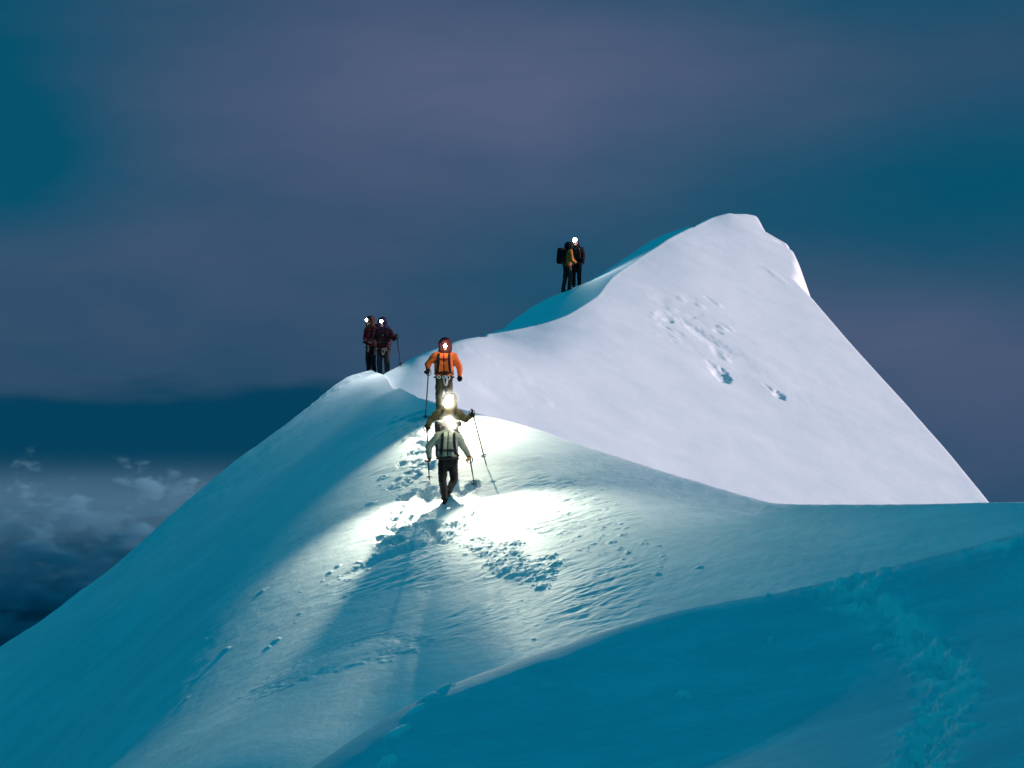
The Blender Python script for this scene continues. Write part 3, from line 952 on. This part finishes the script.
# 2 the middle climber
base = stand_on(N, 448.5, 41.3)
J = dict(head=(.03, -.02, 1.585), neck=(.02, 0, 1.46), chest=(.01, 0, 1.26), pelvis=(0, 0, .90), hem=.88, girth=1.05,
         sha=(-.18, 0, 1.35), ela=(-.35, .03, 1.22), haa=(-.43, -.06, 1.06), shb=(.19, 0, 1.35), elb=(.34, .0, 1.22), hab=(.49, -.1, 1.33),
         hia=(-.09, 0, .84), kna=(-.1, -.05, .48), ana=(-.1, .0, .10), toa=(-.1, -.17, .0), hib=(.09, 0, .84), knb=(.12, -.03, .5), anb=(.1, .22, .17), tob=(.1, .05, .07),
         grip_b=(-.25, -.3, 1), grip_a=(.05, .1, 1))
mid, bv, V = person('olive-clad climber with a blazing headlamp, between leader and orange jacket', base, 0, 1.04, J,
                    dict(jacket=M_olive, trousers=M_olived, gloves=M_black, glove_a=M_brown),
                    lamp=dict(r=.06, dz=.05, spots=[((-.24, -1, -.80), 2500, 82, 1.0)], spill=14), hood=M_olived)
backpack('olive backpack on the middle climber with the blazing headlamp', mid, bv, V, M_olived, hip=False)
bloom_halo('added lens-bloom halo round the headlamp of the olive-clad climber', mid, V, .36)
h = worldpt(mid, J['hab']); tx, ty = h.x + .28, h.y + .55
pole('long dark pole planted by the outstretched arm of the middle climber', h, (tx, ty, float(N.at(tx, ty)) - .02), basket=.28, up=.1)
h = worldpt(mid, J['haa']); tx, ty = h.x + .05, h.y + .1
pole('thin pole under the lowered hand of the middle climber, above the lit track', h, (tx, ty, float(N.at(tx, ty)) - .02), up=.06)

# 3 orange jacket
base = stand_on(N, 444, 45.8)
J = dict(head=(.03, -.01, 1.60), neck=(.015, 0, 1.46), chest=(0, 0, 1.26), pelvis=(0, 0, .90), hem=.88, girth=1.12,
         sha=(-.21, 0, 1.35), ela=(-.36, .05, 1.18), haa=(-.34, -.12, 1.02), shb=(.22, 0, 1.35), elb=(.34, .03, 1.12), hab=(.35, -.05, .86),
         hia=(-.09, 0, .84), kna=(-.11, -.05, .48), ana=(-.1, .0, .10), toa=(-.11, -.17, .0), hib=(.09, 0, .84), knb=(.11, .0, .48), anb=(.11, .1, .12), tob=(.11, -.07, .02),
         grip_a=(-.1, .3, 1))
ora, bv, V = person('climber in orange jacket and dark red hood with white rope at the waist', base, 0, 1.04, J,
                    dict(jacket=M_orange, trousers=M_olived, gloves=M_black),
                    lamp=dict(r=.036, dz=-.01, mat=M_lens, spots=[((.22, -.75, -.85), 1350, 92, 1.0)], spill=7), hood=M_maroon, zip_=True, harness=dict(loops=5, mat=M_white))
backpack('black backpack of the orange-jacketed climber, straps and dark red chest strap over the front', ora, bv, V, M_black, chest=M_red, hip=.97 + .02)
h = worldpt(ora, J['haa']); tx, ty = h.x - .09, h.y + .45
pole('thin pole in the black glove of the orange-jacketed climber', h, (tx, ty, float(N.at(tx, ty)) - .02), up=.05)


def ridge_stand(px, d):
    x = (px - 512) / FPX * d
    return Vector((x, d, max(float(N.at(x, d)), float(P.at(x, d))) - .04))


# 4, 5 the pair on the shoulder
base = ridge_stand(371.5, 56.3)
J = dict(head=(.0, -.06, 1.60), neck=(0, -.02, 1.46), chest=(0, 0, 1.26), pelvis=(0, 0, .90), hem=.84, girth=1.05,
         sha=(-.19, 0, 1.36), ela=(-.24, -.02, 1.12), haa=(-.05, -.2, 1.0), shb=(.19, 0, 1.36), elb=(.26, -.02, 1.12), hab=(.16, -.2, .98),
         hia=(-.09, 0, .84), kna=(-.1, -.04, .48), ana=(-.1, .0, .10), toa=(-.1, -.17, .0), hib=(.09, 0, .84), knb=(.1, -.04, .48), anb=(.1, .02, .10), tob=(.1, -.15, .0))
pl, bv, V = person('climber on the shoulder with a red backpack, left of two standing close together', base, math.radians(-40), .95, J,
                   dict(jacket=M_crimson, trousers=M_black, gloves=M_dark, cap=M_brown),
                   lamp=dict(r=.044, dz=.05, mat=M_lens_cool, col=(1, .97, .95), spots=[((0.2, -1, -1.3), 90, 120, 1)], spill=.8), harness=dict(loops=1, mat=M_rope), hood=M_brown)
backpack('bright red backpack on the left climber of the shoulder pair', pl, bv, V, M_red, depth=.2)
base = ridge_stand(383.5, 55.2)
J = dict(head=(-.02, -.03, 1.60), neck=(-.01, 0, 1.46), chest=(0, 0, 1.26), pelvis=(0, 0, .90), hem=.84, girth=1.05,
         sha=(-.19, 0, 1.36), ela=(-.28, .0, 1.14), haa=(-.2, -.2, 1.0), shb=(.19, 0, 1.36), elb=(.31, -.05, 1.15), hab=(.44, -.2, 1.20),
         hia=(-.09, 0, .84), kna=(-.11, -.04, .48), ana=(-.1, .0, .10), toa=(-.1, -.17, .0), hib=(.09, 0, .84), knb=(.11, -.03, .48), anb=(.1, .02, .10), tob=(.1, -.15, .0), grip_b=(0, -.1, 1))
pr, bv, V = person('climber in maroon jacket and navy hood holding out one arm, right of the shoulder pair', base, math.radians(-10), .97, J,
                   dict(jacket=M_maroon, trousers=M_dark, gloves=M_black),
                   lamp=dict(r=.044, dz=.05, mat=M_lens_cool, col=(1, .97, .95), spots=[((-.2, -1, -1.3), 90, 120, 1)], spill=.8), harness=dict(loops=2, mat=M_rope), hood=M_navy)
backpack('navy backpack on the right climber of the shoulder pair', pr, bv, V, M_navy)
h = worldpt(pr, J['hab']); tx, ty = h.x + .12, h.y - .2
pole('thin pole held out by the right climber of the shoulder pair', h, (tx, ty, max(float(N.at(tx, ty)), float(P.at(tx, ty))) - .02), up=.08)

# 6, 7 the pair high on the peak's ridge
base = stand_on(P, 567.5, 68.2)
J = dict(head=(.0, -.06, 1.56), neck=(0, -.03, 1.44), chest=(0, 0, 1.24), pelvis=(0, .02, .90), hem=.84, girth=1.05,
         sha=(-.2, 0, 1.38), ela=(-.25, -.04, 1.12), haa=(-.17, -.25, 1.0), shb=(.2, 0, 1.38), elb=(.25, -.04, 1.12), hab=(.17, -.25, 1.0),
         hia=(-.09, 0, .84), kna=(-.1, -.06, .50), ana=(-.1, -.02, .12), toa=(-.1, -.19, .02), hib=(.09, 0, .84), knb=(.1, .04, .48), anb=(.1, .12, .08), tob=(.1, -.04, -.02))
fl, bv, V = person('climber in ochre jacket and brown trousers turned sideways on the high ridge', base, math.radians(115), .98, J,
                   dict(jacket=M_ochre, trousers=M_brown, gloves=M_black), hood=M_black)
backpack('big black backpack on the ochre-jacketed climber of the high ridge', fl, bv, V, M_black, depth=.17, size=1.1)
base = stand_on(P, 576.5, 69.0)
J = dict(head=(-.04, -.03, 1.60), neck=(-.01, 0, 1.46), chest=(0, 0, 1.26), pelvis=(0, 0, .90), hem=.80, girth=1.0,
         sha=(-.19, 0, 1.36), ela=(-.26, .0, 1.12), haa=(-.25, -.12, .88), shb=(.19, 0, 1.36), elb=(.26, .0, 1.12), hab=(.25, -.1, .86),
         hia=(-.09, 0, .84), kna=(-.1, -.04, .48), ana=(-.1, .0, .10), toa=(-.1, -.17, .0), hib=(.09, 0, .84), knb=(.1, -.04, .48), anb=(.1, .02, .10), tob=(.1, -.15, .0))
fr, bv, V = person('climber in black jacket with shining headlamp, upper one on the high ridge', base, math.radians(-8), .97, J,
                   dict(jacket=M_black, trousers=M_black, gloves=M_navy),
                   lamp=dict(r=.07, dz=.08, col=(.9, .95, 1), spots=[((.95, -.35, -.3), 100, 140, 1.0)], spill=1.5), helmet=M_black)
backpack('navy backpack on the upper black-jacketed climber of the high ridge', fr, bv, V, M_navy)

N.build('snow_ridge', snowN)
P.build('snow_peak', snowP)
Fg.build('foreground_snow', snowF, brk_litF)

# ------------------------------------------------------------------ light and sky
SUN_EL, SUN_AZ = math.radians(7.0), math.radians(3.0)    # low in the right, a little beyond the ridge
L = bpy.data.lights.new('sun', 'SUN'); L.energy = 5.0; L.angle = math.radians(2.0); L.color = (1.0, .755, .78)
so = bpy.data.objects.new('sun', L); COL.objects.link(so)
sd = Vector((math.cos(SUN_EL) * math.cos(SUN_AZ), math.cos(SUN_EL) * math.sin(SUN_AZ), math.sin(SUN_EL)))
so.rotation_euler = (-sd).to_track_quat('-Z', 'Y').to_euler(); so.location = sd * 100

w = bpy.data.worlds.new('World'); SC.world = w; w.use_nodes = True
nt = w.node_tree; nt.nodes.clear()
out = nt.nodes.new('ShaderNodeOutputWorld'); bg = nt.nodes.new('ShaderNodeBackground')
nt.links.new(bg.outputs[0], out.inputs['Surface'])
tc = nt.nodes.new('ShaderNodeTexCoord'); DIR = tc.outputs['Generated']


def nmath(op, a, b=None, c=None, clamp=False):
    k = nt.nodes.new('ShaderNodeMath'); k.operation = op; k.use_clamp = clamp
    for i, v in enumerate((a, b, c)):
        if v is None: continue
        if isinstance(v, (int, float)): k.inputs[i].default_value = v
        else: nt.links.new(v, k.inputs[i])
    return k.outputs[0]


def mixc(f, a, b, mode='MIX'):
    k = nt.nodes.new('ShaderNodeMix'); k.data_type = 'RGBA'; k.blend_type = mode
    for i, v in ((0, f), (6, a), (7, b)):
        if isinstance(v, (int, float)): k.inputs[i].default_value = v
        elif isinstance(v, tuple): k.inputs[i].default_value = (*v, 1)
        else: nt.links.new(v, k.inputs[i])
    return k.outputs[2]


def mrange(v, a, b, lo=0.0, hi=1.0):
    k = nt.nodes.new('ShaderNodeMapRange'); k.interpolation_type = 'SMOOTHSTEP'
    nt.links.new(v, k.inputs['Value'])
    k.inputs['From Min'].default_value = a; k.inputs['From Max'].default_value = b; k.inputs['To Min'].default_value = lo; k.inputs['To Max'].default_value = hi
    return k.outputs[0]


def wnoise(scale, sx=1, sz=2.5, detail=3, loc=(0, 0, 0), rough=.5):
    mp = nt.nodes.new('ShaderNodeMapping'); mp.inputs['Scale'].default_value = (sx, sx, sz); mp.inputs['Location'].default_value = loc
    nt.links.new(DIR, mp.inputs['Vector'])
    n = nt.nodes.new('ShaderNodeTexNoise'); n.inputs['Scale'].default_value = scale; n.inputs['Detail'].default_value = detail; n.inputs['Roughness'].default_value = rough
    nt.links.new(mp.outputs[0], n.inputs['Vector'])
    return n.outputs['Fac']


sx = nt.nodes.new('ShaderNodeSeparateXYZ'); nt.links.new(DIR, sx.inputs[0])
DX, DY, DZ = sx.outputs


def cloud_at(px, py, rx, rz):
    """soft mass of cloud in one quarter of the sky"""
    a = nmath('DIVIDE', nmath('SUBTRACT', DX, (px - 512) / FPX), rx / FPX)
    b = nmath('DIVIDE', nmath('SUBTRACT', DZ, (384 - py) / FPX), rz / FPX)
    q = nmath('ADD', nmath('MULTIPLY', a, a), nmath('MULTIPLY', b, b))
    return nmath('MULTIPLY', nmath('POWER', 2.718, nmath('MULTIPLY', q, -1.0)), nmath('GREATER_THAN', DY, 0))


TEAL = (.002, .080, .150)
SLATE = (.024, .072, .142)
LILAC = (.088, .115, .210)
n1 = wnoise(6, 1, 3.0, 3, (1.3, .2, .7))
n2 = wnoise(15, 1, 3.6, 6, (4.3, 2.2, .7))
wob = nmath('ADD', nmath('MULTIPLY', nmath('SUBTRACT', n1, .5), .7), nmath('MULTIPLY', nmath('SUBTRACT', n2, .5), .5))
lil = None
for (px, py, rx, rz, am) in [(420, 80, 300, 95, .95), (640, 150, 240, 120, .55), (900, 330, 260, 75, .75), (130, 250, 300, 110, .35), (960, 440, 160, 70, .4), (760, 40, 200, 60, .3)]:
    c = nmath('MULTIPLY', cloud_at(px, py, rx, rz), am)
    lil = c if lil is None else nmath('ADD', lil, c)
lil = nmath('ADD', nmath('MULTIPLY', lil, .8), nmath('MULTIPLY', wob, .6), clamp=True)
tl = None
for (px, py, rx, rz, am) in [(-30, 60, 190, 140, 1.1), (10, 180, 150, 60, .8), (1010, 180, 250, 110, .95), (900, 0, 280, 40, .7), (560, 300, 130, 60, .5), (700, 210, 220, 80, .4)]:
    c = nmath('MULTIPLY', cloud_at(px, py, rx, rz), am)
    tl = c if tl is None else nmath('ADD', tl, c)
tl = nmath('ADD', tl, nmath('MULTIPLY', wob, -.6), clamp=True)
vis = mixc(lil, SLATE, LILAC)
vis = mixc(tl, vis, TEAL)
# band of far dark stratus on the horizon
edge = nmath('ADD', DZ, nmath('MULTIPLY', nmath('SUBTRACT', wnoise(18, 1, 4, 3), .5), .026))
vis = mixc(nmath('MULTIPLY', mrange(edge, .007, -.009), mrange(DX, .02, -.09)), vis, (.001, .050, .105))
# the rest of the dome: deep teal dusk overhead and behind
DOME = (.001, .190, .302)
dome = mixc(mrange(n1, .35, .65), DOME, (.001, .170, .276))
f_up = mrange(DZ, .22, .42)
f_bk = mrange(DY, .80, .45)
col = mixc(nmath('MAXIMUM', f_up, f_bk), vis, dome)
sky = nt.nodes.new('ShaderNodeTexSky'); sky.sky_type = 'NISHITA'; sky.sun_disc = False
sky.sun_elevation = SUN_EL; sky.sun_rotation = math.pi / 2 - SUN_AZ
sk = mixc(1.0, sky.outputs[0], (.0002, .0008, .0014), 'MULTIPLY')
col = mixc(1.0, col, sk, 'ADD')
nt.links.new(col, bg.inputs['Color']); bg.inputs['Strength'].default_value = 1.0

# ------------------------------------------------------------------ camera and render
cam = bpy.data.cameras.new('camera'); cam.lens = 70.0; cam.sensor_width = 36; cam.clip_start = .5; cam.clip_end = 60000
co = bpy.data.objects.new('camera', cam); COL.objects.link(co)
co.location = (0, 0, 0); co.rotation_euler = (math.pi / 2, 0, 0)
SC.camera = co
SC.render.engine = 'CYCLES'
SC.view_settings.view_transform = 'Standard'; SC.view_settings.look = 'None'; SC.view_settings.exposure = 0; SC.view_settings.gamma = 1
SC.cycles.use_denoising = True
try:
    SC.cycles.denoiser = 'OPENIMAGEDENOISE'
except Exception:
    pass
SC.cycles.max_bounces = 8; SC.cycles.diffuse_bounces = 3; SC.cycles.volume_bounces = 6; SC.cycles.transparent_max_bounces = 8
SC.cycles.sample_clamp_indirect = 4
